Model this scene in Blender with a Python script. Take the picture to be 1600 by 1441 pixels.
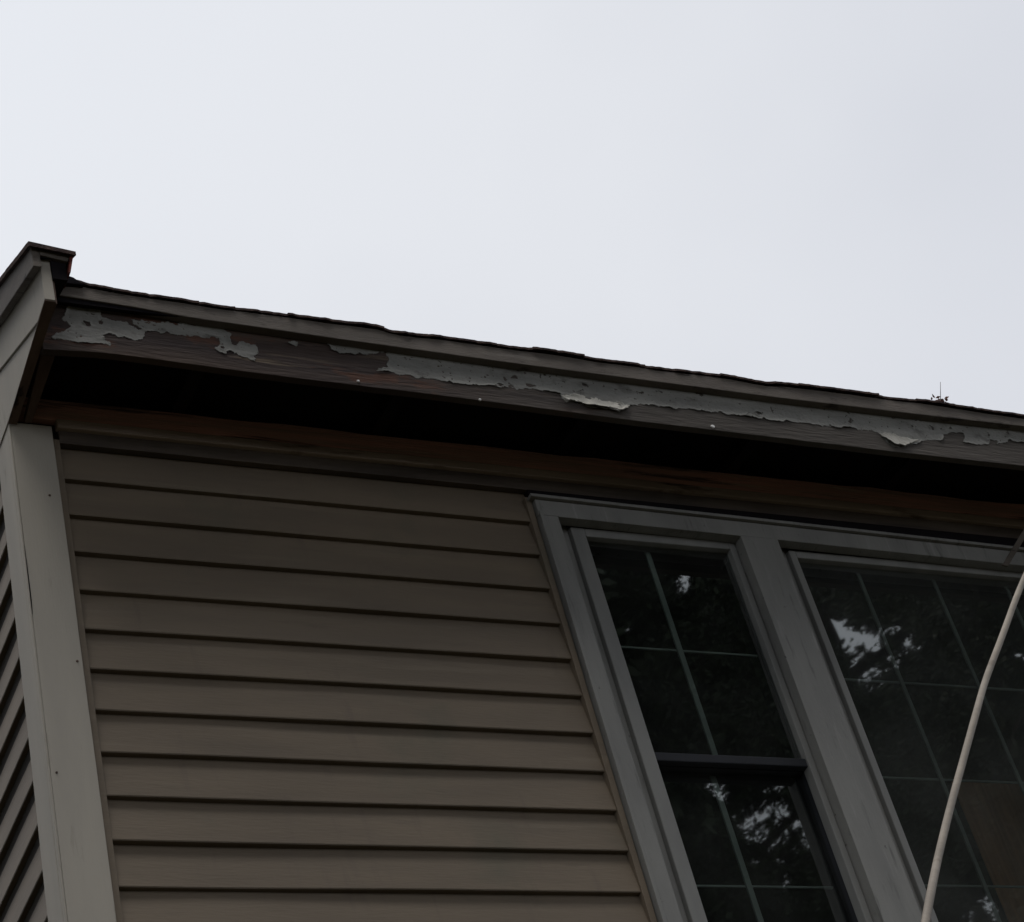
import bpy, bmesh, math, random
from mathutils import Vector, Matrix, noise
from mathutils.geometry import tessellate_polygon
random.seed(7)
for o in list(bpy.data.objects): bpy.data.objects.remove(o)
S = bpy.context.scene; COL = S.collection

# ------------------------------------------------------------------ camera
R = [[0.8931,0.0945,0.4396],[-0.3898,0.6501,0.6521],[-0.2242,-0.7539,0.6175]]           # rows: world X, Y, Z written in camera axes (right, down, forward)
cam = bpy.data.cameras.new('camera'); co = bpy.data.objects.new('camera', cam); COL.objects.link(co)
cam.sensor_fit = 'HORIZONTAL'; cam.sensor_width = 36; cam.lens = 3498/1600*36
cam.clip_start = .05; cam.clip_end = 3000
m = Matrix([[R[i][0], -R[i][1], -R[i][2]] for i in range(3)]).to_4x4()
m.translation = (0, -4.4, 1.6); co.matrix_world = m
S.camera = co
S.render.resolution_x = 1024; S.render.resolution_y = 922

# ------------------------------------------------------------------ sky, sun, exposure
SUN_EL, SUN_AZ = math.radians(75), math.radians(-133)      # soft light from the left of the house
w = bpy.data.worlds.new('World'); S.world = w; w.use_nodes = True
nt = w.node_tree; nt.nodes.clear(); N = nt.nodes.new; L = nt.links.new
out = N('ShaderNodeOutputWorld'); bg = N('ShaderNodeBackground'); bg.inputs[1].default_value = .067
sky = N('ShaderNodeTexSky'); sky.sky_type = 'NISHITA'; sky.sun_disc = False
sky.sun_elevation = SUN_EL; sky.sun_rotation = SUN_AZ
tc = N('ShaderNodeTexCoord'); ns = N('ShaderNodeTexNoise'); ns.inputs['Scale'].default_value = 2.2
ns.inputs['Detail'].default_value = 4; ns.inputs['Roughness'].default_value = .5
cr = N('ShaderNodeValToRGB'); cr.color_ramp.elements[0].position = .38; cr.color_ramp.elements[1].position = .66
cr.color_ramp.elements[0].color = (.70, .722, .778, 1); cr.color_ramp.elements[1].color = (.79, .81, .855, 1)
ml = N('ShaderNodeVectorMath'); ml.operation = 'SCALE'; ml.inputs['Scale'].default_value = 10.
mx = N('ShaderNodeMix'); mx.data_type = 'RGBA'; mx.inputs['Factor'].default_value = .97
L(tc.outputs['Generated'], ns.inputs['Vector']); L(ns.outputs['Fac'], cr.inputs['Fac'])
sx = N('ShaderNodeSeparateXYZ'); L(tc.outputs['Generated'], sx.inputs[0])
hr = N('ShaderNodeMapRange'); hr.inputs['From Min'].default_value = .46; hr.inputs['From Max'].default_value = .14; L(sx.outputs[0], hr.inputs['Value'])
hm = N('ShaderNodeMix'); hm.data_type = 'RGBA'; hr.interpolation_type = 'SMOOTHSTEP'; L(hr.outputs[0], hm.inputs['Factor']); L(cr.outputs['Color'], hm.inputs['A']); hm.inputs['B'].default_value = (.825, .85, .90, 1)
L(hm.outputs['Result'], ml.inputs[0]); L(sky.outputs[0], mx.inputs['A']); L(ml.outputs[0], mx.inputs['B'])
L(mx.outputs['Result'], bg.inputs[0]); L(bg.outputs[0], out.inputs[0])
sl = bpy.data.lights.new('sun', 'SUN'); sl.energy = 1.5; sl.angle = math.radians(38); sl.color = (1, .95, .88)
so = bpy.data.objects.new('sun', sl); COL.objects.link(so)
sd = Vector((math.sin(SUN_AZ)*math.cos(SUN_EL), math.cos(SUN_AZ)*math.cos(SUN_EL), math.sin(SUN_EL)))
so.rotation_euler = sd.to_track_quat('Z', 'Y').to_euler()
S.view_settings.view_transform = 'Standard'; S.view_settings.look = 'None'
S.view_settings.exposure = .58; S.view_settings.gamma = 1

# ------------------------------------------------------------------ helpers
def mat(name, c1, c2=None, scale=6, stretch=(1, 1, 1), rough=.7, bump=.0, bscale=60, detail=5, lo=.35, hi=.65, spec=.3, spots=None):
    m = bpy.data.materials.new(name); m.use_nodes = True; t = m.node_tree; b = t.nodes['Principled BSDF']
    b.inputs['Roughness'].default_value = rough; b.inputs['Specular IOR Level'].default_value = spec
    c2 = c2 or tuple(x*.8 for x in c1)
    tc = t.nodes.new('ShaderNodeTexCoord'); mp = t.nodes.new('ShaderNodeMapping'); mp.inputs['Scale'].default_value = stretch
    t.links.new(tc.outputs['Object'], mp.inputs[0])
    n = t.nodes.new('ShaderNodeTexNoise'); n.inputs['Scale'].default_value = scale; n.inputs['Detail'].default_value = detail
    r = t.nodes.new('ShaderNodeValToRGB'); e = r.color_ramp.elements
    e[0].position = lo; e[1].position = hi; e[0].color = (*c2, 1); e[1].color = (*c1, 1)
    t.links.new(mp.outputs[0], n.inputs['Vector']); t.links.new(n.outputs['Fac'], r.inputs[0])
    col = r.outputs[0]
    if spots:      # (colour, scale, threshold, softness, stretch): stains with a shape of their own
        for sc, ss, th, sf, st in spots:
            mp2 = t.nodes.new('ShaderNodeMapping'); mp2.inputs['Scale'].default_value = st; mp2.inputs['Location'].default_value = (3.1*ss, 1.7, .4)
            n2 = t.nodes.new('ShaderNodeTexNoise'); n2.inputs['Scale'].default_value = ss; n2.inputs['Detail'].default_value = 6; n2.inputs['Roughness'].default_value = .62
            mr = t.nodes.new('ShaderNodeMapRange'); mr.inputs['From Min'].default_value = th; mr.inputs['From Max'].default_value = th+sf
            mm = t.nodes.new('ShaderNodeMix'); mm.data_type = 'RGBA'; mm.inputs['B'].default_value = (*sc, 1)
            t.links.new(tc.outputs['Object'], mp2.inputs[0]); t.links.new(mp2.outputs[0], n2.inputs['Vector'])
            t.links.new(n2.outputs['Fac'], mr.inputs['Value']); t.links.new(mr.outputs[0], mm.inputs['Factor'])
            t.links.new(col, mm.inputs['A']); col = mm.outputs['Result']
    t.links.new(col, b.inputs['Base Color'])
    if bump:
        n3 = t.nodes.new('ShaderNodeTexNoise'); n3.inputs['Scale'].default_value = bscale; n3.inputs['Detail'].default_value = 4
        bp = t.nodes.new('ShaderNodeBump'); bp.inputs['Strength'].default_value = bump; bp.inputs['Distance'].default_value = .01
        t.links.new(mp.outputs[0], n3.inputs['Vector']); t.links.new(n3.outputs['Fac'], bp.inputs['Height'])
        t.links.new(bp.outputs[0], b.inputs['Normal'])
    return m

def mesh(name, V, F, mt, parent=None, smooth=False, bevel=0):
    me = bpy.data.meshes.new(name); me.from_pydata([tuple(v) for v in V], [], F); me.validate(); me.update()
    bm = bmesh.new(); bm.from_mesh(me); bmesh.ops.recalc_face_normals(bm, faces=bm.faces); bm.to_mesh(me); bm.free()
    if mt: me.materials.append(mt)
    if smooth:
        for p in me.polygons: p.use_smooth = True
    o = bpy.data.objects.new(name, me); COL.objects.link(o)
    if parent: o.parent = parent
    if bevel:
        b = o.modifiers.new('bevel', 'BEVEL'); b.width = bevel; b.segments = 2; b.limit_method = 'ANGLE'; b.angle_limit = math.radians(40)
    return o
class MB:
    def __init__(s): s.V = []; s.F = []
    def add(s, V, F):
        k = len(s.V); s.V += [tuple(v) for v in V]; s.F += [tuple(i+k for i in f) for f in F]
    def box(s, x0, x1, y0, y1, z0, z1):
        s.add([(x, y, z) for x in (x0, x1) for y in (y0, y1) for z in (z0, z1)],
              [(0, 1, 3, 2), (4, 6, 7, 5), (0, 4, 5, 1), (2, 3, 7, 6), (0, 2, 6, 4), (1, 5, 7, 3)])
    def prism(s, P, off):
        n = len(P); P = [Vector(p) for p in P]; Q = [p+Vector(off) for p in P]
        s.add(P+Q, [tuple(range(n)), tuple(range(2*n-1, n-1, -1))]+[(i, (i+1) % n, (i+1) % n+n, i+n) for i in range(n)])
    def board(s, x0, x1, y0, y1, zb, zt, n=40, jit=.0, seed=0):   # long board along x; zb, zt functions of x; slight waviness
        V = []
        for i in range(n+1):
            x = x0+(x1-x0)*i/n; j = jit*noise.noise((x*2.3+seed, seed*1.7, .5)); b = zb(x)+j; t = zt(x)+j*.6
            jy = jit*.8*noise.noise((x*1.7, seed+3.3, 2))
            V += [(x, y0+jy, b), (x, y0+jy, t), (x, y1+jy, t), (x, y1+jy, b)]
        F = [(0, 1, 2, 3), tuple(4*n+k for k in (3, 2, 1, 0))]
        for i in range(n):
            for k in range(4): F.append((4*i+k, 4*i+(k+1) % 4, 4*i+4+(k+1) % 4, 4*i+4+k))
        s.add(V, F)
    def tube(s, pts, rad, n=10):
        pts = [Vector(p) for p in pts]; k0 = len(s.V); T = []
        for i, p in enumerate(pts):
            d = (pts[min(i+1, len(pts)-1)]-pts[max(i-1, 0)]).normalized()
            a = d.cross(Vector((0, 0, 1)) if abs(d.z) < .9 else Vector((1, 0, 0))).normalized(); b = d.cross(a)
            r = rad[i] if isinstance(rad, (list, tuple)) else rad
            for k in range(n):
                t = 2*math.pi*k/n; s.V.append(tuple(p+a*math.cos(t)*r+b*math.sin(t)*r))
        for i in range(len(pts)-1):
            for k in range(n): s.F.append((k0+i*n+k, k0+i*n+(k+1) % n, k0+(i+1)*n+(k+1) % n, k0+(i+1)*n+k))
        s.F.append(tuple(k0+k for k in range(n))); s.F.append(tuple(k0+(len(pts)-1)*n+k for k in range(n-1, -1, -1)))
    def build(s, name, mt, parent=None, **k): return mesh(name, s.V, s.F, mt, parent, **k)
def boxes(name, B, mt, parent, **k):
    q = MB()
    for b in B: q.box(*b)
    return q.build(name, mt, parent, **k)
def empty(name, loc, label, cat, group=None, kind=None):
    o = bpy.data.objects.new(name, None); COL.objects.link(o); o.location = loc; tag(o, label, cat, group, kind); return o
def tag(o, label=None, cat=None, group=None, kind=None):
    for k, v in (('label', label), ('category', cat), ('group', group), ('kind', kind)):
        if v: o[k] = v
    return o
def interp(T):
    def f(x):
        if x <= T[0][0]: return T[0][1]
        for (a, p), (b, q) in zip(T, T[1:]):
            if x <= b: return p+(q-p)*(x-a)/(b-a)
        return T[-1][1]
    return f

# ------------------------------------------------------------------ materials
M = {}
M['siding'] = mat('siding_paint', (.180, .144, .106), (.150, .121, .091), 3, (.6, 1, 4), .62, .12, 40, spots=[((.135, .11, .083), 9, .62, .14, (.35, 1, 2.5)), ((.20, .165, .125), 5, .6, .2, (.3, 1, 6)), ((.125, .115, .085), 2.5, .57, .2, (1, 1, 1)), ((.145, .116, .09), 3, .6, .12, (5, 1, .7))])
M['board'] = mat('board_paint', (.41, .38, .33), (.36, .335, .295), 2.5, (4, 4, .6), .6, .08, 50, spots=[((.26, .24, .20), 5, .64, .14, (6, 3, .8)), ((.10, .09, .08), 38, .765, .02, (1, 1, 1))])
M['trim'] = mat('trim_paint', (.155, .135, .118), (.11, .095, .084), 5, (.8, 1, 4), .65, .25, 60, spots=[((.22, .20, .18), 5, .6, .15, (.4, 1, 4)), ((.05, .04, .036), 14, .6, .08, (.5, 1, 2))])
M['frame'] = mat('window_paint', (.235, .235, .225), (.198, .198, .192), 4, (3, 3, .7), .55, .1, 60, spots=[((.14, .14, .135), 9, .58, .12, (5, 2, .6)), ((.29, .29, .28), 7, .6, .15, (6, 2, .5)), ((.09, .088, .085), 40, .68, .05, (1, 1, 1))])
M['sash'] = mat('sash_paint', (.228, .23, .222), (.188, .19, .186), 5, (3, 3, .7), .5, .05)
M['wood'] = mat('bare_fascia_wood', (.085, .062, .052), (.035, .027, .029), 3, (.45, 1, 3.5), .85, .5, 30, spots=[((.10, .052, .038), 3.3, .57, .05, (.8, 1, 3)), ((.16, .125, .09), 7, .6, .1, (.3, 1, 5)), ((.02, .016, .02), 5, .6, .06, (.45, 1, 3))])
def greyed(m, c1, x0, x1):
    t = m.node_tree; b = t.nodes['Principled BSDF']; src = b.inputs['Base Color'].links[0].from_socket
    tc = t.nodes.new('ShaderNodeTexCoord'); sp = t.nodes.new('ShaderNodeSeparateXYZ'); n = t.nodes.new('ShaderNodeTexNoise'); n.inputs['Scale'].default_value = 4; n.inputs['Detail'].default_value = 5
    mp = t.nodes.new('ShaderNodeMapping'); mp.inputs['Scale'].default_value = (.8, 1, 5)
    ad = t.nodes.new('ShaderNodeMath'); ad.operation = 'ADD'; mr = t.nodes.new('ShaderNodeMapRange'); mr.inputs['From Min'].default_value = x0+.5; mr.inputs['From Max'].default_value = x1+.5
    t.links.new(tc.outputs['Object'], sp.inputs[0]); t.links.new(tc.outputs['Object'], mp.inputs[0]); t.links.new(mp.outputs[0], n.inputs['Vector'])
    t.links.new(sp.outputs[0], ad.inputs[0]); t.links.new(n.outputs['Fac'], ad.inputs[1]); t.links.new(ad.outputs[0], mr.inputs['Value'])
    r2 = t.nodes.new('ShaderNodeValToRGB'); r2.color_ramp.elements[0].position = .35; r2.color_ramp.elements[1].position = .65
    r2.color_ramp.elements[0].color = (*[v*.75 for v in c1], 1); r2.color_ramp.elements[1].color = (*c1, 1); t.links.new(n.outputs['Fac'], r2.inputs[0])
    mm = t.nodes.new('ShaderNodeMix'); mm.data_type = 'RGBA'; t.links.new(mr.outputs[0], mm.inputs['Factor']); t.links.new(src, mm.inputs['A']); t.links.new(r2.outputs[0], mm.inputs['B'])
    t.links.new(mm.outputs['Result'], b.inputs['Base Color'])
greyed(M['wood'], (.105, .094, .086), 2.4, 3.3)
M['paint'] = mat('flaking_paint', (.28, .28, .265), (.205, .205, .195), 9, (.6, 1, 2), .6, .25, 50, spots=[((.13, .125, .118), 13, .57, .12, (.8, 1, 1.3)), ((.34, .34, .32), 7, .6, .1, (.4, 1, 3))])
M['curl'] = mat('curled_paint', (.46, .45, .41), (.36, .35, .32), 12, (1, 1, 1), .55, .1)
M['rot'] = mat('reddish_bare_wood', (.66, .34, .29), (.40, .26, .22), 5, (.35, 1, 7), .9, .4, 40, spots=[((.12, .075, .065), 4, .56, .08, (.35, 1, 6)), ((.55, .40, .33), 6, .6, .1, (.4, 1, 6))])
M['darkwood'] = mat('dark_stained_wood', (.018, .016, .018), (.010, .009, .012), 4, (.5, 1, 3), .95, .3, 40, spec=.05)  # near-black colour stands in for the unlit shade of the open eave
M['browny'] = mat('brown_return_wood', (.15, .105, .085), (.09, .06, .05), 6, (3, .6, 2), .85, .3, 40, spots=[((.025, .018, .018), 7, .6, .05, (2, .7, 1))])
M['shingle'] = mat('asphalt_shingle', (.10, .068, .06), (.04, .028, .03), 30, (1, 1, 1), .95, .8, 200, spec=.1)
M['redflash'] = mat('rusty_edge', (.22, .045, .03), (.06, .02, .02), 30, (1, 1, 1), .8, .3)
M['nail'] = mat('white_plug', (.9, .9, .9), (.85, .85, .85), 5, rough=.3)
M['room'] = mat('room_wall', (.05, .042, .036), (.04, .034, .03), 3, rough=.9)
M['curtain'] = mat('curtain_cloth', (.36, .19, .10), (.26, .135, .07), 9, (8, 8, .5), .9)
M['cable'] = mat('weathered_tan_pole', (.27, .235, .195), (.19, .165, .135), 14, (1, 1, 1), .6, .15, 60, spots=[((.17, .14, .11), 16, .6, .1, (1, 1, 1))])
M['bark'] = mat('bark', (.07, .055, .045), (.035, .028, .024), 8, (3, 3, .5), .95, .6, 20)
M['ground'] = mat('leafy_ground', (.045, .04, .025), (.03, .028, .018), .8, rough=.98, detail=8, spec=.05)
def leafmat(name, c):
    m = mat(name, c, tuple(x*.55 for x in c), 3, (1, 1, 1), .6, spec=.3)
    return m
M['leaf'] = [leafmat('green_leaves', (.035, .055, .022)), leafmat('olive_leaves', (.05, .06, .028)), leafmat('deep_green_leaves', (.026, .045, .022))]
def glass(lo=.012, hi=.055):
    m = bpy.data.materials.new('window_glass'); m.use_nodes = True; t = m.node_tree; t.nodes.clear()
    o = t.nodes.new('ShaderNodeOutputMaterial'); mixs = t.nodes.new('ShaderNodeMixShader')
    tr = t.nodes.new('ShaderNodeBsdfTransparent'); tr.inputs[0].default_value = (.78, .84, .82, 1)
    gl = t.nodes.new('ShaderNodeBsdfGlossy'); gl.inputs['Roughness'].default_value = .017; gl.inputs[0].default_value = (.95, 1, 1, 1)
    fr = t.nodes.new('ShaderNodeFresnel'); fr.inputs['IOR'].default_value = 1.52
    mu = t.nodes.new('ShaderNodeMath'); mu.operation = 'MULTIPLY'; mu.inputs[1].default_value = 3.4; mu.use_clamp = True   # four surfaces of a double pane
    n = t.nodes.new('ShaderNodeTexNoise'); n.inputs['Scale'].default_value = 3.5; n.inputs['Detail'].default_value = 1
    tc = t.nodes.new('ShaderNodeTexCoord'); t.links.new(tc.outputs['Object'], n.inputs['Vector'])
    bp = t.nodes.new('ShaderNodeBump'); bp.inputs['Strength'].default_value = .025; bp.inputs['Distance'].default_value = .02
    t.links.new(n.outputs['Fac'], bp.inputs['Height']); t.links.new(bp.outputs[0], gl.inputs['Normal'])
    t.links.new(fr.outputs[0], mu.inputs[0]); t.links.new(mu.outputs[0], mixs.inputs[0])
    t.links.new(tr.outputs[0], mixs.inputs[1]); t.links.new(gl.outputs[0], mixs.inputs[2]); 
    df = t.nodes.new('ShaderNodeBsdfDiffuse'); df.inputs[0].default_value = (.30, .32, .31, 1)
    n2 = t.nodes.new('ShaderNodeTexNoise'); n2.inputs['Scale'].default_value = 5; n2.inputs['Detail'].default_value = 6
    t.links.new(tc.outputs['Object'], n2.inputs['Vector'])
    mr = t.nodes.new('ShaderNodeMapRange'); mr.inputs['From Min'].default_value = .3; mr.inputs['From Max'].default_value = .75
    mr.inputs['To Min'].default_value = lo; mr.inputs['To Max'].default_value = hi; t.links.new(n2.outputs['Fac'], mr.inputs['Value'])
    m2 = t.nodes.new('ShaderNodeMixShader'); t.links.new(mr.outputs[0], m2.inputs[0]); t.links.new(mixs.outputs[0], m2.inputs[1]); t.links.new(df.outputs[0], m2.inputs[2])
    t.links.new(m2.outputs[0], o.inputs[0])
    return m
M['glass'] = glass(); M['dusty_glass'] = glass(.06, .12)

# ------------------------------------------------------------------ ground
g = MB(); n = 24
for i in range(n+1):
    for j in range(n+1):
        u = (i/n*2-1); v = (j/n*2-1); x = 400*u*abs(u)**1.5; y = 400*v*abs(v)**1.5
        g.V.append((x, y, .0 if abs(x) < 20 and abs(y) < 20 else 1.2*noise.noise((x*.02, y*.02, 0))))
for i in range(n):
    for j in range(n):
        a = i*(n+1)+j; g.F.append((a, a+1, a+n+2, a+n+1))
tag(g.build('ground', M['ground'], smooth=True), kind='structure')

# ------------------------------------------------------------------ house
XC = 1.428                    # outer face of the corner
XE = 9.2; YB = 8.0; PITCH = .46
house = empty('house', (XC, 0, 0), 'weathered tan clapboard house with peeling eave fascia and two grey windows', 'house')
H = house
class P_: pass
def part(o): o.matrix_parent_inverse = house.matrix_world.inverted() if False else Matrix.Translation((-XC, 0, 0)); return o

EXP = .12535; Z0 = 1.6+3.9305       # lip height of the topmost visible course line
ZT = 1.6+4.056
def courses(q, a0, a1, zlo, zhi, face, n):
    """clapboards from a0 to a1; face(a, y, z) -> point, y measured inward"""
    k = 0; zk = Z0+2*EXP
    while zk > zlo-EXP:
        zk -= EXP; zb = max(zk, zlo); zt = min(zk+EXP+.012, zhi)
        if zb >= zhi or zt <= zlo: continue
        prof = [(.0235, zb), (.0015, zb), (.0, zb+.003), (.005, zb+.04), (.0200, zt), (.0235, zt)]
        k0 = len(q.V); sd = random.random()*50
        for i in range(n+1):
            a = a0+(a1-a0)*i/n
            dz = .0016*noise.noise((a*1.3, sd, 1)); dy = .0022*noise.noise((a*1.9, sd, 7))
            for (y, z) in prof: q.V.append(face(a, y+dy, z+dz))
        c = len(prof)
        for i in range(n):
            for j in range(c): q.F.append((k0+i*c+j, k0+i*c+(j+1) % c, k0+(i+1)*c+(j+1) % c, k0+(i+1)*c+j))
        q.F.append(tuple(k0+j for j in range(c))); q.F.append(tuple(k0+n*c+j for j in range(c-1, -1, -1)))
q = MB(); ff = lambda a, y, z: (a, y, z)
courses(q, 1.566, 2.985, .35, ZT, ff, 24)
courses(q, 2.985, 5.003, .35, 1.6+2.18, ff, 30)
courses(q, 5.003, XE-.1, .35, ZT, ff, 30)
part(q.build('front_siding', M['siding'], H))
q = MB(); fs = lambda a, y, z: (XC+.006+y, a, z)
courses(q, .10, YB, .35, Z0+EXP*.0, fs, 40)
for k in range(18):                          # gable courses, cut off under the rake
    zb = Z0+EXP*k; cut = max(0., (zb+EXP-5.80)/.446)
    if YB-2*cut < .3: break
    k0 = len(q.V)
    for end in (0, 1):
        for (y, z) in [(.0235, zb), (.0015, zb), (.0, zb+.003), (.005, zb+.04), (.0200, zb+EXP+.01), (.0235, zb+EXP+.01)]:
            c = (z-5.83)/.446; q.V.append(fs(max(.10, c) if not end else YB-max(0., c), y, z))
    for n in range(6): q.F.append((k0+n, k0+(n+1) % 6, k0+6+(n+1) % 6, k0+6+n))
    q.F.append(tuple(range(k0, k0+6))); q.F.append(tuple(range(k0+11, k0+5, -1)))
part(q.build('side_siding', M['siding'], H))
# solid wall behind the siding, with the window opening
part(boxes('wall', [(1.45, 3.02, .0235, .16, .1, 5.98), (3.02, 5.08, .0235, .16, .1, 3.85), (5.08, XE, .0235, .16, .1, 5.98), (3.02, 5.08, .0235, .16, 5.58, 5.98),
     (1.4475, 1.56, .16, YB, .1, 5.98), (XE-.12, XE, .16, YB, .1, 5.98), (1.56, XE-.12, YB-.12, YB, .1, 5.98), (1.56, XE-.12, .16, YB-.12, 5.62, 5.70)], M['room'], H))
q = MB()   # gable triangle of the side wall
q.prism([(XC+.03, .1, 5.98), (XC+.03, YB, 5.98), (XC+.03, YB/2, 5.98+PITCH*YB/2)], (.1, 0, 0))
part(q.build('gable_wall', M['siding'], H)); q = MB(); q.prism([(XE-.1, 0, 5.98), (XE-.1, YB, 5.98), (XE-.1, YB/2, 5.98+PITCH*YB/2)], (.1, 0, 0))
part(q.build('gable_wall', M['siding'], H))
part(boxes('foundation', [(1.44, XE, .01, YB, -.1, .36)], mat('concrete', (.3, .29, .27), (.2, .2, .19), 6, rough=.9), H))

# corner board: a front board butted against a side board
q = MB(); n = 30
def vboard(q, x0, x1, y0, y1, z0, z1, seed, jit=.0012, n=30):
    k0 = len(q.V)
    for i in range(n+1):
        z = z0+(z1-z0)*i/n; j = jit*noise.noise((z*2.2, seed, 3)); l = jit*noise.noise((z*1.5, seed, 9))
        for (x, y) in ((x0, y0), (x1, y0), (x1, y1), (x0, y1)): q.V.append((x+j, y+l, z))
    for i in range(n):
        for k in range(4): q.F.append((k0+4*i+k, k0+4*i+(k+1) % 4, k0+4*i+4+(k+1) % 4, k0+4*i+4+k))
    q.F.append((k0, k0+1, k0+2, k0+3)); q.F.append(tuple(k0+4*n+k for k in (3, 2, 1, 0)))
vboard(q, XC+.004, 1.546, -.016, .02, .3, 5.70, 1)
part(q.build('corner_board', M['board'], H, bevel=.002))
q = MB(); vboard(q, XC-.0015, XC+.0200, -.0178+.018, .112, .3, 5.745, 5)
q.box(XC-.0015, XC+.0035, -.0165, .0005, .3, 5.70)
part(q.build('corner_board', M['board'], H, bevel=.002))
for x, z in ((1.532, 4.911), (1.446, 4.577), (1.515, 5.45)):
    q = MB(); ring = lambda rr, y: [(x+rr*math.cos(t*math.pi/5), y, z+rr*math.sin(t*math.pi/5)) for t in range(10)]
    q.add(ring(.0034, -.0150)+ring(.0030, -.0180), [tuple(range(10, 20))]+[(i, (i+1) % 10, (i+1) % 10+10, i+10) for i in range(10)]); part(q.build('nail_head', M['browny'], H))
q = MB(); q.prism([(1.4312, -.0168, 5.275), (1.4318, -.0168, 5.2), (1.4322, -.0168, 5.05), (1.4338, -.0168, 5.10), (1.4330, -.0168, 5.21)], (0, .002, 0)); part(q.build('split', M['darkwood'], H))
# narrow receiving channels beside corner board and window
q = MB(); vboard(q, 1.5485, 1.5665, -.004, .0165, .36, 5.665, 8); vboard(q, 2.968, 2.9875, -.006, .0165, 3.7, 5.62, 9)
part(q.build('siding_channel', M['siding'], H, bevel=.0015))

# fascia, its trim strip, frieze
ROOF = [(1.54,5.942),(1.552,5.9369),(1.577,5.932),(1.612,5.929),(1.692,5.923),(1.772,5.9209),(1.849,5.92),(1.954,5.914),(2.058,5.917),(2.128,5.917),(2.21,5.916),(2.291,5.9150),(2.366,5.917),(2.39,5.9190),(2.448,5.9150),(2.452,5.904),(2.542,5.904),(2.634,5.9090),(2.716,5.907),(2.799,5.907),(2.85,5.9030),(2.925,5.907),(3.031,5.9060),(3.138,5.8990),(3.27,5.9019),(3.317,5.8960),(3.465,5.9),(3.591,5.901),(3.735,5.8900),(3.773,5.898),(3.857,5.9),(4.039,5.9019),(4.223,5.8990),(4.351,5.904),(4.414,5.9019),(4.572,5.8960),(4.737,5.894),(5.277,5.875),(6.165,5.865),(7.861,5.846)]
BANDB = [(1.493,5.885),(1.623,5.8800),(1.735,5.875),(1.869,5.862),(2.053,5.859),(2.291,5.8539),(2.536,5.8510),(2.842,5.846),(3.272,5.8450),(3.727,5.843),(4.212,5.8469),(4.729,5.855),(5.854,5.839),(7.852,5.8149)]
FBOT = [(1.439,5.7029),(1.612,5.7170),(1.723,5.7159),(1.856,5.7130),(2.038,5.708),(2.226,5.7070),(2.418,5.7070),(2.819,5.7040),(3.241,5.6970),(3.691,5.696),(4.167,5.695),(4.677,5.6999),(5.785,5.682),(7.77,5.676)]
FTOP = [(1.504,5.9250),(1.636,5.9190),(1.748,5.9150),(1.883,5.901),(2.069,5.898),(2.308,5.8930),(2.556,5.891),(2.864,5.8859),(3.297,5.885),(3.756,5.884),(4.245,5.888),(4.767,5.8960),(5.902,5.881),(7.918,5.8580)]
froof, fband, fbot, ftop = map(interp, (ROOF, BANDB, FBOT, FTOP))
q = MB(); q.board(1.4485, XE+.1, -.302, -.278, lambda x: fbot(x)+.0015*noise.noise((x*9, 1, 1)), lambda x: ftop(x)+.01, 160)
fascia = part(q.build('fascia', M['wood'], H, bevel=.0015)); tag(fascia, 'dark bare fascia board under flaking grey paint')
q = MB(); q.board(1.4485, XE+.1, -.33, -.3025, fband, lambda x: froof(x)-.0035, 120, .001, 4)
part(q.build('trim_strip', M['trim'], H, bevel=.002))
def flake(name, poly, y, mt, curl=0, thick=.0014, seed=0):
    pts = []
    for (a, b) in zip(poly, poly[1:]+poly[:1]):
        a = Vector(a); b = Vector(b); n = max(1, int((b-a).length/.006)) ; nn = Vector((-(b-a).y, (b-a).x)).normalized()
        n = min(n, 60)
        for i in range(n):
            p = a.lerp(b, i/n); s = 0 if (b-a).length > .13 else .0024
            pts.append(p+nn*s*noise.noise((p.x*140, p.y*140, seed)))
    tri = tessellate_polygon([[Vector((p.x, p.y, 0)) for p in pts]])
    zmin = min(p.y for p in pts); zmax = max(p.y for p in pts)
    def Y(p):
        u = (zmax-p.y)/(zmax-zmin)
        return y-curl*u**1.6*(.75+.5*noise.noise((p.x*30, p.y*20, seed)))
    n = len(pts); V = [(p.x, Y(p), p.y) for p in pts]+[(p.x, Y(p)-thick, p.y) for p in pts]
    F = [tuple(t) for t in tri]+[tuple(i+n for i in t) for t in tri]+[(i, (i+1) % n, (i+1) % n+n, i+n) for i in range(n)]
    o = mesh(name, V, F, mt, fascia); return o
fm = fascia
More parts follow.
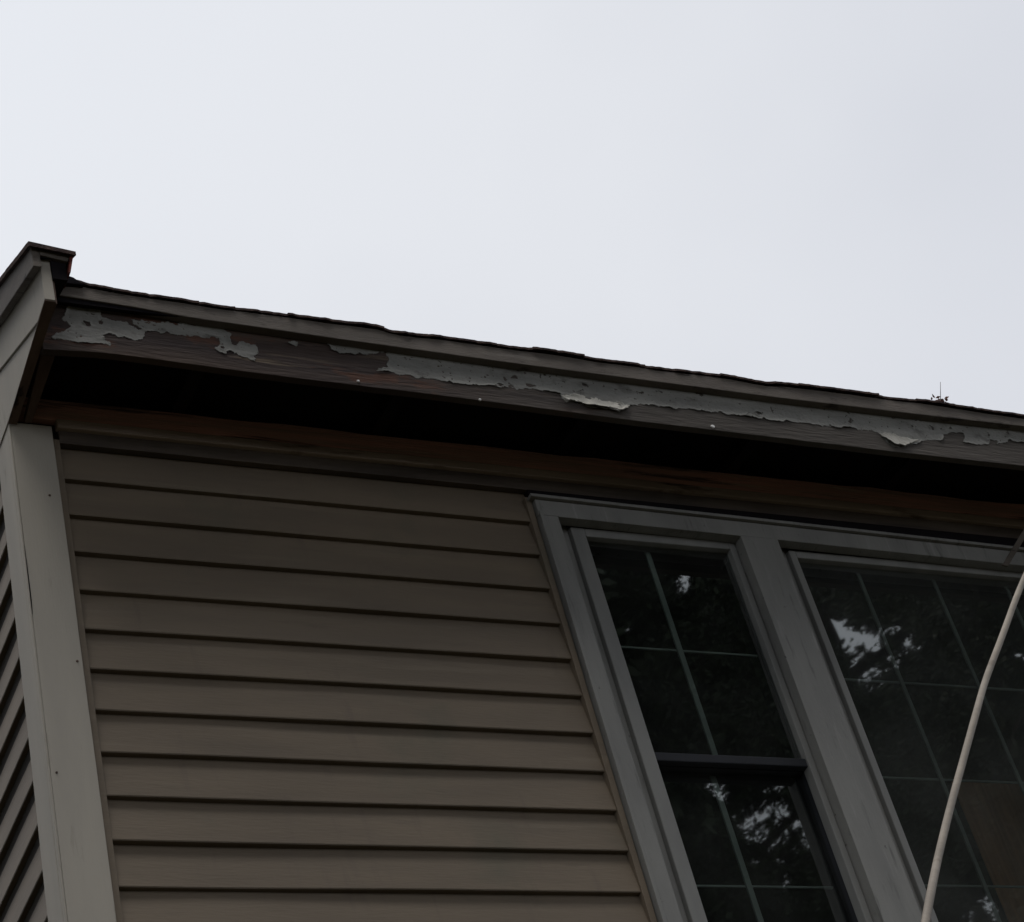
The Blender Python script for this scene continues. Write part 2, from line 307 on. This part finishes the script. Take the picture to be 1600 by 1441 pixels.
PAINT = [[(1.537,5.8960),(1.621,5.9019),(1.619,5.862),(1.624,5.846),(1.65,5.8439),(1.67,5.846),(1.69,5.8439),(1.706,5.8290),(1.718,5.818),(1.728,5.8249),(1.707,5.8380),(1.704,5.852),(1.741,5.859),(1.786,5.8610),(1.832,5.862),(1.901,5.868),(1.964,5.869),(1.969,5.8580),(1.986,5.8450),(1.976,5.8130),(1.988,5.802),(2.005,5.818),(2.038,5.82),(2.056,5.82),(2.057,5.7900),(2.04,5.7509),(2.014,5.759),(1.995,5.759),(1.988,5.773),(1.975,5.7799),(1.961,5.759),(1.945,5.763),(1.929,5.7780),(1.944,5.7989),(1.952,5.8220),(1.917,5.821),(1.862,5.8190),(1.808,5.8190),(1.762,5.814),(1.737,5.8130),(1.736,5.801),(1.722,5.7810),(1.704,5.776),(1.677,5.7780),(1.655,5.7780),(1.639,5.788),(1.616,5.7840),(1.62,5.773),(1.639,5.7520),(1.634,5.744),(1.612,5.7449),(1.582,5.746),(1.551,5.741),(1.521,5.7449),(1.5,5.75),(1.48,5.744),(1.474,5.7520),(1.489,5.769),(1.512,5.7840),(1.527,5.7989),(1.524,5.8160),(1.507,5.8190),(1.52,5.8569)],[(2.152,5.8420),(2.189,5.849),(2.181,5.8309),(2.164,5.83)],[(2.276,5.862),(2.352,5.865),(2.445,5.8610),(2.448,5.853),(2.415,5.8380),(2.353,5.824),(2.304,5.8220),(2.282,5.8320),(2.275,5.843)],[(4.781,5.881),(4.493,5.872),(4.238,5.8699),(3.99,5.868),(3.75,5.866),(3.518,5.8670),(3.292,5.868),(3.073,5.869),(2.86,5.869),(2.467,5.8729),(2.453,5.8439),(2.452,5.8220),(2.445,5.7929),(2.423,5.7799),(2.404,5.7710),(2.41,5.766),(2.451,5.773),(2.469,5.7650),(2.496,5.772),(2.516,5.763),(2.549,5.7650),(2.579,5.7650),(2.609,5.7650),(2.653,5.759),(2.73,5.7609),(2.834,5.7669),(2.905,5.776),(2.961,5.772),(2.987,5.7669),(3.002,5.734),(3.031,5.744),(3.049,5.741),(3.062,5.73),(3.077,5.7260),(3.115,5.73),(3.142,5.7289),(3.172,5.7200),(3.196,5.73),(3.224,5.76),(3.261,5.7639),(3.372,5.7650),(3.44,5.7680),(3.543,5.769),(3.599,5.7669),(3.715,5.7669),(3.749,5.7650),(3.803,5.7680),(3.892,5.7680),(3.94,5.7680),(4.002,5.7710),(4.075,5.773),(4.124,5.7710),(4.142,5.754),(4.15,5.7289),(4.164,5.7170),(4.208,5.7189),(4.224,5.728),(4.263,5.7330),(4.295,5.7509),(4.331,5.76),(4.379,5.769),(4.393,5.795),(4.428,5.8100),(4.481,5.8130),(4.475,5.792),(4.458,5.769),(4.505,5.7650),(4.561,5.775),(4.583,5.7959),(4.609,5.7959),(4.595,5.7799),(4.656,5.798),(4.725,5.805)]]
import numpy as np
def vnoise(X, Z, sc, seed):
    rs = np.random.default_rng(seed); T = rs.uniform(-1, 1, (256, 256)); a = X*sc; b = Z*sc
    i = np.floor(a).astype(int); j = np.floor(b).astype(int); u = a-i; v = b-j; u = u*u*(3-2*u); v = v*v*(3-2*v)
    g = lambda p, q: T[p % 256, q % 256]
    return (g(i, j)*(1-u)+g(i+1, j)*u)*(1-v)+(g(i, j+1)*(1-u)+g(i+1, j+1)*u)*v
def fbm(X, Z, sc, seed, o=4): return sum(vnoise(X, Z, sc*2**k, seed+k)/1.7**k for k in range(o))
def inside(X, Z, poly):
    c = np.zeros(X.shape, bool)
    for (x0, z0), (x1, z1) in zip(poly, poly[1:]+poly[:1]):
        if z0 == z1: continue
        c ^= ((z0 > Z) != (z1 > Z)) & (X < (x1-x0)*(Z-z0)/(z1-z0)+x0)
    return c
def paint_sheet(poly, seed, st=.0021, mt=None, y0=-.3026, curl=0):
    xs = [p[0] for p in poly]; zs = [p[1] for p in poly]
    X, Z = np.meshgrid(np.arange(min(xs)-.01, max(xs)+.01, st), np.arange(min(zs)-.01, max(zs)+.01, st), indexing='ij')
    dx = .0045*fbm(X, Z, 70, seed); dz = .0045*fbm(X, Z, 60, seed+9)
    m = inside(X+dx, Z+dz, poly)
    hole = fbm(X*.7, Z, 38, seed+20); m &= hole < 1.18
    d = np.zeros(X.shape); e = m.copy()
    for k in range(9):
        e2 = e.copy(); e2[1:] &= e[:-1]; e2[:-1] &= e[1:]; e2[:, 1:] &= e[:, :-1]; e2[:, :-1] &= e[:, 1:]; d += e; e = e2
    lift = np.clip(fbm(X*.6, Z, 22, seed+30)+.25, 0, 1.6)
    Yv = y0-curl*np.clip((max(zs)-Z)/(max(zs)-min(zs)), 0, 1.2)**1.7*(1+.5*vnoise(X, Z, 35, seed+5))-.0065*lift*np.clip(1-d/9, 0, 1)**2-.0006*fbm(X, Z, 90, seed+40)
    idx = -np.ones((X.shape[0], X.shape[1]), int); use = np.zeros(X.shape, bool)
    cell = m[:-1, :-1] & m[1:, :-1] & m[:-1, 1:] & m[1:, 1:]
    for a, b in ((0, 0), (1, 0), (0, 1), (1, 1)): use[a:use.shape[0]-1+a, b:use.shape[1]-1+b] |= cell
    idx[use] = np.arange(use.sum()); V = np.stack([X[use]+.0006*vnoise(X[use], Z[use], 900, 3), Yv[use], Z[use]], 1)
    ci, cj = np.nonzero(cell); F = np.stack([idx[ci, cj], idx[ci+1, cj], idx[ci+1, cj+1], idx[ci, cj+1]], 1)
    me = bpy.data.meshes.new('paint_flake'); me.from_pydata(V.tolist(), [], F.tolist()); me.update(); me.materials.append(mt or M['paint'])
    for p in me.polygons: p.use_smooth = True
    o = bpy.data.objects.new('paint_flake' if not curl else 'curled_paint_flake', me); COL.objects.link(o); o.parent = fascia
    sm = o.modifiers.new('thickness', 'SOLIDIFY'); sm.thickness = .0011
for i, p in enumerate(PAINT): paint_sheet(p, 50*i+4)
for i, p in enumerate([[(3.004,5.76),(3.045,5.773),(3.087,5.769),(3.127,5.759),(3.175,5.756),(3.222,5.7580),(3.197,5.728),(3.171,5.715),(3.139,5.725),(3.068,5.7219),(3.046,5.7360),(3.026,5.741),(2.999,5.73),(2.983,5.741)],[(4.126,5.766),(4.142,5.7449),(4.16,5.7130),(4.204,5.7159),(4.244,5.7379),(4.287,5.7520),(4.251,5.756),(4.21,5.76),(4.17,5.769)]]): paint_sheet(p, 70+i, .0018, M['curl'], -.3062, (.017, .011)[i])
for x, z in [(3.497,5.709),(2.716,5.7059),(2.342,5.7219)]:
    q = MB(); r = .0072 if x > 3.2 else .0042
    ring = lambda rr, y: [(x+rr*math.cos(t*math.pi/6), y, z+rr*.9*math.sin(t*math.pi/6)) for t in range(12)]
    A = ring(r, -.3015)+ring(r, -.3045)+ring(r*.6, -.3065); F = [tuple(range(24, 36))]
    for s in (0, 12): F += [(s+i, s+(i+1) % 12, s+(i+1) % 12+12, s+i+12) for i in range(12)]
    q.add(A, F); q.build('nail_plug', M['nail'], fascia)
# frieze board under the eave with its moulding
q = MB(); q.board(1.452, XE, -.012, .012, lambda x: 1.6+4.128, lambda x: 1.6+4.203+.009*noise.noise((x*5, 0, 0))+.004*noise.noise((x*23, 4, 0)), 60, .002, 2)
fr = part(q.build('frieze_board', M['rot'], H, bevel=.002))
q = MB(); q.board(1.56, XE, -.018, .006, lambda x: 1.6+4.098, lambda x: 1.6+4.1285, 60, .0015, 6)
q.build('frieze_moulding', mat('moulding_wood', (.46, .37, .32), (.30, .235, .20), 4, (.5, 1, 5), .85, .3, spots=[((.08, .05, .04), 5, .56, .1, (.5, 1, 4))]), fr, bevel=.003)
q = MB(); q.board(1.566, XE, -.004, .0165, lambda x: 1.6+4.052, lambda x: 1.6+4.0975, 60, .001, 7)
part(q.build('frieze_board', mat('dark_frieze_paint', (.13, .105, .085), (.07, .057, .05), 5, (.5, 1, 6), .8, .3), H, bevel=.001))  # siding-like board, its colour darkened for the shade under the moulding
# open eave: plate and rafter tails coloured dark for the shade, roof deck above
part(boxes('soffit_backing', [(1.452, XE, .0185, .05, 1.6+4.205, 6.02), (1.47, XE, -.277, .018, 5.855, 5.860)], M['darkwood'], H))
for i in range(12):
    x = 1.9+i*.61; q = MB()
    q.prism([(x, -.277, 5.79), (x, .018, 5.81), (x, .018, 5.8545), (x, -.277, 5.8545)], (.038, 0, 0))
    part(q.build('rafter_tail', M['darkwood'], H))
# the boxed return where the rake meets the eave
q = MB()
def yz(X, P): return [(X, y, z) for y, z in P]
RB = [(-0.443,5.895),(-0.45,5.737),(-0.375,5.729),(-0.023,5.886),(-0.075,6.036)]; RT = [(-0.457,5.922),(-0.511,5.817),(-0.144,5.961),(-0.176,6.054)]; RL = [(-0.359,5.75),(-0.018,5.695),(0.031,5.739),(-0.004,5.904)]; RS = [(-0.478,5.908),(-0.489,5.883),(-0.205,6.019),(-0.212,6.039)]
q.prism(yz(1.418, [(-.446, 5.893), (-.45, 5.737), (-.373, 5.729), (-.023, 5.886), (4.0, 5.886+.446*4.023), (4.0, 6.05+.446*4.02), (-.0, 6.080)]), (.028, 0, 0))
part(q.build('rake_board', M['board'], H, bevel=.0015))
q = MB(); q.prism(yz(1.4235, [(-.4505, 5.735), (-.374, 5.727), (.0, 5.894), (.14, 5.957), (.14, 5.69), (-.0165, 5.6935)]), (.022, 0, 0))
part(q.build('return_board', M['board'], H, bevel=.001))
q = MB(); q.prism(yz(1.395, [(-.46, 5.922), (-.462, 5.842), (-.144, 5.966), (4.0, 5.966+.452*4.144), (4.0, 6.054+.46*4.176), (-.176, 6.054)]), (.022, 0, 0))
part(q.build('rake_trim', M['trim'], H, bevel=.002))
q = MB(); q.prism([(1.4475, -.440, 5.735), (1.4475, -.225, 5.76), (1.4475, -.0, 5.705), (1.4475, -.0, 5.82), (1.4475, -.2, 5.9), (1.4475, -.440, 5.88)], (.006, 0, 0))
part(q.build('return_liner', M['browny'], H, bevel=.001))
q = MB(); q.prism([(1.4175, -.449, 5.7340), (1.4475, -.449, 5.7340), (1.4475, -.02, 5.6900), (1.4235, -.02, 5.6905)], (0, 0, -.0025))
part(q.build('return_liner', M['browny'], H))
q = MB(); q.prism([(1.4685, -.2215, 5.7605), (1.5065, -.2215, 5.7605), (1.4905, -.016, 5.702), (1.471, -.016, 5.702)], (0, 0, .024))
part(q.build('soffit_board', M['browny'], H, bevel=.001))
# front drip board of the projecting roof corner
q = MB(); q.prism([(1.417, -.462, 5.887), (1.489, -.462, 5.876), (1.4985, -.462, 5.904), (1.417, -.462, 5.916)], (0, .018, 0))
part(q.build('rake_trim', M['trim'], H, bevel=.001))
q = MB(); q.prism([(1.4865, -.466, 5.832), (1.4915, -.4665, 5.832), (1.5085, -.4665, 5.9130), (1.4985, -.466, 5.9105)], (0, .06, .0))
part(q.build('rusty_edge', M['redflash'], H))
# roof deck + shingles
q = MB()
zr = lambda x, y: froof(x)-.012+PITCH*(y+.262) if False else 5.982+PITCH*(y+.25)
q.prism([(1.45, -.325, 5.880), (XE+.3, -.325, 5.880), (XE+.3, 4.0, 5.880+PITCH*4.325), (1.45, 4.0, 5.880+PITCH*4.325)], (0, 0, -.015))
q.prism([(1.45, 8.325, 5.880), (XE+.3, 8.325, 5.880), (XE+.3, 4.0, 5.880+PITCH*4.325), (1.45, 4.0, 5.880+PITCH*4.325)], (0, 0, -.015))
q.prism([(1.40, -.458, 5.893), (1.496, -.458, 5.893), (1.496, -.2, 6.004), (1.40, -.2, 6.004)], (0, 0, -.012))
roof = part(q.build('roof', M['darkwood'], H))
q = MB(); x = 1.50; prev = None            # eave course: individual ragged tabs
random.seed(3)
while x < XE+.3:
    wd = random.uniform(.10, .33); x2 = min(x+wd, XE+.3)
    k0 = len(q.V); n = max(3, int((x2-x)/.012)); dy = random.uniform(-.004, .004); sd = random.random()*90
    for i in range(n+1):
        xx = x+(x2-x)*i/n-.0; r = .0026*noise.noise((xx*60, sd, 0))+.0015*noise.noise((xx*200, sd, 5)); zt = froof(xx)+.0075
        yy = -.338+dy+r*2
        q.V += [(xx, yy, zt-.0085+r*.5), (xx, yy, zt+r), (xx, .35, zt+PITCH*.688+.0), (xx, .35, zt+PITCH*.688-.012)]
    for i in range(n):
        for k in range(4): q.F.append((k0+4*i+k, k0+4*i+(k+1) % 4, k0+4*i+4+(k+1) % 4, k0+4*i+4+k))
    q.F.append((k0, k0+1, k0+2, k0+3)); q.F.append(tuple(k0+4*n+k for k in (3, 2, 1, 0)))
    x = x2+.0015
for sgn in (0, 1):
    for c in range(30):                       # upper courses
        y0 = .25+c*.128; z = 5.905+PITCH*(y0+.33); y0b, y1b = (y0, min(y0+.2, 4.02)) if not sgn else (8-y0, max(8-y0-.2, 3.98))
        if y0 > 3.95: break
        q.prism([(1.385, y0b, z), (XE+.32, y0b, z), (XE+.32, y1b, z+PITCH*(abs(y1b-y0b))-.006), (1.385, y1b, z+PITCH*(abs(y1b-y0b))-.006)], (0, 0, .007))
# raised strip of roofing over the rake
n = 60; k0 = len(q.V)
for i in range(n+1):
    t = i/n; y = -.476+t*1.2; z = 5.902+.49*(y+.476)
    r = .002*noise.noise((y*30, 2, 0))
    q.V += [(1.385+r, y, z), (1.385+r, y, z+.016), (1.509+r, y, z+.001), (1.509+r, y, z-.013)]
for i in range(n):
    for k in range(4): q.F.append((k0+4*i+k, k0+4*i+(k+1) % 4, k0+4*i+4+(k+1) % 4, k0+4*i+4+k))
q.F.append((k0, k0+1, k0+2, k0+3)); q.F.append(tuple(k0+4*n+k for k in (3, 2, 1, 0)))
q.prism([(1.385, .72, 6.488), (1.385, .72, 6.504), (1.51, .72, 6.495), (1.51, .72, 6.482)], (0, 3.28, 3.28*.46))
q.build('shingles', M['shingle'], roof)
tag(roof, 'dark shingle roof edge with ragged lower course')
# dark blocking closing the gap between raised strip and eave
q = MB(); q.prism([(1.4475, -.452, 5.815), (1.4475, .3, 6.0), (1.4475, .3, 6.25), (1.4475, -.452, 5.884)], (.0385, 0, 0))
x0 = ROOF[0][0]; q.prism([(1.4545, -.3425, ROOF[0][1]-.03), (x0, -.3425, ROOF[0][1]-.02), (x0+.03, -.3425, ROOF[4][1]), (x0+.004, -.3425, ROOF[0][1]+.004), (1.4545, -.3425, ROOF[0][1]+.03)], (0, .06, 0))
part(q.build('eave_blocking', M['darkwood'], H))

# ------------------------------------------------------------------ windows
CY = -.02                                                   # casing face
hz = lambda x: 5.602-.013*(x-3)                               # head casing top
hb = lambda x: 5.543-.013*(x-3)                               # head casing bottom
ZS = 3.87                                                    # sill
q = MB(); q.board(2.991, 4.99, CY, .018, hb, hz, 40, .0006, 11)
wc = part(q.build('window_casing', M['frame'], H, bevel=.002))
q = MB(); q.board(2.975, 5.0, CY-.012, .017, lambda x: hz(x)+.001, lambda x: hz(x)+.012, 40, .001, 13); q.build('drip_cap', M['frame'], wc, bevel=.001)
q = MB(); q.board(2.985, 5.0, -.006, .0165, lambda x: hz(x)+.0125, lambda x: 5.651, 40, .001, 17); q.build('head_flashing', M['darkwood'], wc, bevel=.001)
def vb(name, x0, x1, y0, y1, z0, z1, mt, par, seed):
    q = MB(); vboard(q, x0, x1, y0, y1, z0, z1, seed, .0006, 20); return q.build(name, mt, par, bevel=.002)
part(vb('window_casing', 2.992, 3.055, CY, .034, ZS, 5.5425, M['frame'], H, 21))
part(vb('window_casing', 2.9915, 3.003, CY-.006, CY-.0002, ZS, 5.556, M['frame'], H, 31))
part(vb('mullion', 3.689, 3.825, CY, .05, ZS, 5.5345, M['frame'], H, 22))
part(vb('window_casing', 4.93, 4.985, CY, .034, ZS, 5.516, M['frame'], H, 23))
part(boxes('window_sill', [(2.96, 5.01, -.06, .1, ZS-.04, ZS)], M['frame'], H, bevel=.004))
def window(x0, x1, gx0, gx1, ztop, zgt, rails, vx, hzs, label):
    """x0..x1 frame opening, gx0..gx1 glass; rails: list of (z0,z1) meeting rails"""
    fr = MB(); fr.box(x0-.02, x0+.055, .036, .12, ZS, ztop+.02); fr.box(x1-.004, x1+.02, .036, .12, ZS, ztop+.02); fr.box(x0+.0555, x1-.0045, .0445, .12, ztop-.02, ztop+.02); fr.box(x0+.0555, x1-.0045, .036, .12, ZS+.0005, ZS+.03)
    f = part(fr.build('window', M['frame'], H, bevel=.0015)); tag(f, label)
    return f
GR = mat('grille_paint', (.38, .42, .39), (.25, .29, .27), 6)
def sash(f, x0, x1, z0, z1, st, top, bot, y, mt):
    q = MB(); q.box(x0, x0+st, y, y+.035, z0, z1); q.box(x1-st*.5, x1, y, y+.035, z0, z1)
    q.box(x0+st, x1-st*.5, y+.0002, y+.035, z1-top, z1)
    if bot: q.box(x0+st, x1-st*.5, y+.0002, y+.035, z0, z0+bot)
    o = q.build('sash', mt, f, bevel=.003); return o
def pane(f, x0, x1, z0, z1, y, mt='glass'):
    q = MB(); q.add([(x0, y, z0), (x1, y, z0), (x1, y, z1), (x0, y, z1)], [(0, 1, 2, 3)]); o = q.build('pane', M[mt], f)
    return o
def grille(f, x0, x1, z0, z1, xs, zs, y, wv=.009, gm=None):
    q = MB()
    for x in xs: q.box(x-wv, x+wv, y, y+.006, z0, z1)
    for z in zs: q.box(x0, x1, y+.0065, y+.0115, z-.003, z+.003)
    o = q.build('grille', gm or GR, f); return o
f1 = window(3.055, 3.689, 3.158, 3.665, 5.541, 5.51, [], [], [], 'narrow left window with upper and lower sash')
DK = mat('lower_sash_paint', (.022, .024, .031), (.016, .018, .023), 5); sash(f1, 3.111, 3.687, 3.905, 5.5395, .047, .031, .04, .018, M['sash']); boxes('meeting_rail', [(3.157, 3.677, .026, .05, 4.7135, 4.742)], DK, f1, bevel=.003); pane(f1, 3.150, 3.68, 4.74, 5.52, .040)
grille(f1, 3.158, 3.665, 4.75, 5.51, [3.392], [5.142], .066)
sash(f1, 3.150, 3.676, 3.946, 4.742, .012, .026, .04, .058, DK); boxes('sash_liner', [(3.6655, 3.676, .0535, .0575, 3.95, 5.5), (3.6775, 3.6885, .0535, .125, 3.95, 5.5)], DK, f1); pane(f1, 3.155, 3.674, 3.96, 4.73, .078)
grille(f1, 3.158, 3.665, 3.95, 4.72, [3.385], [4.365], .100)
f2 = window(3.827, 4.93, 3.907, 4.85, 5.532, 5.50, [], [], [], 'wide right window with a tall gridded pane')
sash(f2, 3.883, 4.905, 3.90, 5.526, .025, .027, .05, .018, M['sash']); pane(f2, 3.900, 4.895, 3.94, 5.51, .040, 'dusty_glass')
grille(f2, 3.908, 4.89, 3.95, 5.50, [4.165, 4.462, 4.76], [5.075, 4.72, 4.355], .066, .0065, mat('dull_grille_paint', (.22, .25, .23), (.15, .17, .16), 6))
for o in (f1, f2):
    pass
# interior, seen faintly: back wall and a hanging curtain
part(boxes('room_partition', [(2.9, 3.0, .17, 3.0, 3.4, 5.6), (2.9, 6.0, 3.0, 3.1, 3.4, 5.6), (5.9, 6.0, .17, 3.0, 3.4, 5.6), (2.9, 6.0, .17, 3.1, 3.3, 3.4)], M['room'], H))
q = MB(); n = 90; V = []
for i in range(n+1):
    x = 4.70+1.1*i/n
    for z in (3.6, 5.085): V.append((x, .6+.007*math.sin(i*.62)+.004*math.sin(i*.23), z))
q.add(V, [(2*i, 2*i+1, 2*i+3, 2*i+2) for i in range(n)])
cu = q.build('curtain', M['curtain'], smooth=True); sm = cu.modifiers.new('thick', 'SOLIDIFY'); sm.thickness = .002
tag(cu, 'rust brown curtain hanging inside the right window', 'curtain')

# ------------------------------------------------------------------ loose things
CAB = [Vector(p) for p in [(3.051,-1.9,4.1739),(2.743,-1.95,3.851),(2.586,-2.0,3.692),(2.434,-2.06,3.529),(2.299,-2.12,3.391),(2.201,-2.18,3.292),(2.074,-2.24,3.151),(1.958,-2.3,3.026),(1.85,-2.36,2.909),(1.765,-2.42,2.8230),(1.678,-2.48,2.732),(1.587,-2.54,2.6310),(1.503,-2.6,2.536)]]
last = CAB[-1]; d = (CAB[-1]-CAB[-2]).normalized()
for k in range(1, 9):
    t = k*.46; CAB.append(last+d*t+Vector((.01*t*t, 0, -.02*t*t)))
CAB = [p for p in CAB if p.z > .02]
for _ in range(3):
    C2 = [CAB[0]]
    for a, b in zip(CAB, CAB[1:]): C2 += [a.lerp(b, .25), a.lerp(b, .75)]
    CAB = C2+[CAB[-1]]
q = MB(); q.tube(CAB, .0056, 12)
tag(q.build('pole', M['cable'], smooth=True), 'long bowed tan pole rising in front of the right window', 'pole')
ST = [Vector(p) for p in [(4.672,-0.05,5.4879),(4.699,-0.09,5.52),(4.732,-0.14,5.564),(4.849,-0.2,5.6910)]]
q = MB(); a = ST[0]; b = ST[-1]; q.prism([a+Vector((-.010, 0, 0)), a+Vector((.011, 0, -.004)), b+Vector((.011, 0, 0)), b+Vector((-.010, 0, .004))], (0, .007, 0))
tag(q.build('wood_strip', M['trim'], bevel=.001), 'short dull wood strip slanting up from the window head to the eave', 'wood strip')
TW = [(4.41,5.9060),(4.456,6.0120),(4.374,5.9179),(4.434,5.9380)]
q = MB(); (x0, z0), (x1, z1) = TW[:2]
q.tube([(x0+.006, -.33, z0+.010), (x0+.024, -.33, (z0+z1)/2), (x1, -.33, z1)], [.0012, .0010, .0007], 6)
tw = q.build('twig', M['bark'], smooth=True); tag(tw, 'thin upright twig standing on the shingle edge at right', 'twig')
q = MB(); random.seed(5)
for i in range(18):
    u = i/17; c = Vector((4.365+.075*u, -.342+random.uniform(-.01, .015), froof(4.38)+.008+.009*abs(math.sin(u*5.5))*(1.2 if u < .25 or u > .6 else .4)))
    a = Vector((random.uniform(-1, 1), random.uniform(-1, 1), random.uniform(-.4, .8))).normalized()*random.uniform(.005, .009)
    b = a.cross(Vector((random.random(), random.random(), .3))).normalized()*random.uniform(.003, .005)
    q.prism([c-a, c-b, c+a, c+b], (0, .0, .0012))
tag(q.build('leaf_litter', mat('dead_leaves', (.36, .2, .16), (.2, .11, .09), 30)), 'small clump of dead reddish leaves caught on the shingle edge', 'dead leaves')

# ------------------------------------------------------------------ trees: some mirrored in the glass, the rest unseen and added for shade
import numpy as np
GC = np.array((3.7, .03, 5.2))
#        centre x, centre z at y=-14, half width, half height, slant
GAPS = [(14.40, 17.34, .13, .17, .5), (14.78, 17.60, .10, .10, 0), (15.02, 17.73, .20, .06, -.2),
        (16.55, 16.78, .32, .34, -.5), (16.95, 16.62, .22, .15, 0), (17.10, 16.42, .15, .12, 0), (17.55, 16.66, .11, .15, 0), (16.70, 16.15, .20, .2, 0),
        (13.36, 16.57, .07, .05, 0), (13.9, 15.6, .05, .05, 0),
        (14.07, 14.50, .24, .08, .3), (13.97, 14.28, .20, .07, -.3), (14.08, 14.08, .08, .11, 0),
        (14.45, 13.95, .30, .08, .35), (14.72, 14.02, .14, .07, 0), (14.9, 13.85, .34, .09, .35), (15.07, 13.60, .20, .20, 0), (14.1, 13.3, .10, .07, 0), (14.5, 13.6, .16, .08, .3), (14.3, 13.72, .16, .06, .3), (14.75, 14.3, .2, .06, .3), (14.62, 13.35, .1, .07, 0),
        (17.12, 12.75, .12, .16, 0), (16.8, 12.6, .16, .06, 0), (19.4, 16.5, .2, .08, 0), (14.5, 13.05, .12, .06, .3)]
def foliage(rs, n, c, rad, size, gaps=True, shell=.35):
    u = rs.normal(size=(n, 3)); u /= np.linalg.norm(u, axis=1)[:, None]
    r = rs.uniform(shell, 1, n)**.6
    P = np.array(c)+u*r[:, None]*np.array(rad)
    # clump the leaves: pull each towards one of many twig ends
    K = max(8, n//60); tw = P[rs.integers(0, n, K)]
    P = P*.0+tw[rs.integers(0, K, n)]+rs.normal(size=(n, 3))*np.array((.34, .34, .22))
    if gaps:
        t = (-14-GC[1])/(P[:, 1]-GC[1]); Q = GC+(P-GC)*t[:, None]; keep = np.ones(n, bool)
        jx = rs.normal(size=n)*.03; jz = rs.normal(size=n)*.03; nz = .5+rs.uniform(.0, 1, n)**2*2.4 if size < .1 else 2.4
        for gx, gz, hw, hh, s in GAPS:
            dx = Q[:, 0]+jx-gx; dz = Q[:, 2]+jz-gz-s*dx
            keep &= (dx/(hw+size*.35))**2+(dz/(hh+size*.35))**2 > nz
        P = P[keep]
    n = len(P); a = rs.normal(size=(n, 3)); a[:, 2] *= .5; a /= np.linalg.norm(a, axis=1)[:, None]
    b = np.cross(a, rs.normal(size=(n, 3))); b /= np.linalg.norm(b, axis=1)[:, None]
    s = rs.uniform(.6, 1.25, n)[:, None]*size
    return np.stack([P-a*s, P-b*s*.5, P+a*s, P+b*s*.5], 1)
def tree(x, y, h, cr, zc, zr, seed, lm, label, nleaf, ls=.06):
    t = empty('tree', (x, y, 0), label, 'tree', 'trees across the yard reflected in the windows')  # group also takes in the unseen trees added for shade
    rs = np.random.default_rng(seed); random.seed(seed)
    q = MB(); pts = [(.25*noise.noise((k, seed, 0))*k*.25, .25*noise.noise((k, seed, 5))*k*.25, h*k/10) for k in range(11)]
    q.tube(pts, [.34*(1-.085*k)+.02 for k in range(11)], 12)
    for k in range(14):
        a = k*2.4+seed; z = zc-zr*.8+1.5*zr*k/14; i = min(9, int(z/h*10)); b = Vector(pts[i]); b.z = z
        l = cr*random.uniform(.6, .95); e = b+Vector((math.cos(a)*l, math.sin(a)*l, l*.45)); mid = b.lerp(e, .5)+Vector((0, 0, -.08*l))
        q.tube([b, mid, e], [.10, .06, .02], 7)
    q.build('trunk', M['bark'], t, smooth=True)
    A = foliage(rs, nleaf, (x, y, zc), (cr, cr*.8, zr), ls); B = foliage(rs, nleaf//5, (x, y-.8, zc), (cr*.95, cr*.6, zr*.97), .30)
    if ls < .1:      # fine outer leaves
        C_ = foliage(rs, 60000, (x, y+1.2, zc), (cr, cr*.5, zr), .032); A = np.concatenate([A, C_])
    Q = np.concatenate([A, B])-np.array((x, y, 0)); n = len(Q)
    me = bpy.data.meshes.new('crown'); me.vertices.add(4*n); me.vertices.foreach_set('co', Q.reshape(-1).astype('f'))
    me.loops.add(4*n); me.loops.foreach_set('vertex_index', np.arange(4*n, dtype='i')); me.polygons.add(n)
    me.polygons.foreach_set('loop_start', np.arange(0, 4*n, 4, dtype='i')); me.polygons.foreach_set('loop_total', np.full(n, 4, 'i'))
    me.update(calc_edges=True); me.materials.append(lm)
    o = bpy.data.objects.new('crown', me); COL.objects.link(o); o.parent = t
tree(13.3, -14.2, 20.5, 2.7, 14.6, 5.6, 1, M['leaf'][0], 'dense dark green tree mirrored in the narrow left window', 75000)
tree(16.9, -14.6, 21.0, 2.8, 14.8, 5.9, 2, M['leaf'][1], 'olive green tree mirrored in the left side of the right window', 75000)
tree(20.6, -13.8, 20.0, 2.9, 14.4, 5.7, 3, M['leaf'][2], 'deep green tree mirrored at the right edge of the right window', 60000)

for i, (x, y, h) in enumerate([(9.6, -13.4, 24.5), (5.2, -12.2, 24.5), (.6, -12.2, 24.5), (-4.0, -11.4, 24), (-7.6, -8.8, 23.5), (-8.4, -3.6, 22), (-6.8, 1.6, 15.5), (-6.4, 6.4, 15.5)]):  # unseen trees added only to shade the front and gable walls
    tree(x, y, h, 3.3, h-7.4, 7.6, 10+i, M['leaf'][i % 3], ['broad tree left of the mirrored dark green tree', 'tree across the yard straight before the house wall', 'tall tree behind the place of the photographer',
         'tree to the left behind the photographer', 'tree at the far left corner of the yard', 'tree beside the left end of the house', 'tree close to the gable side of the house', 'tree beside the rear of the gable side'][i], 24000, .16)
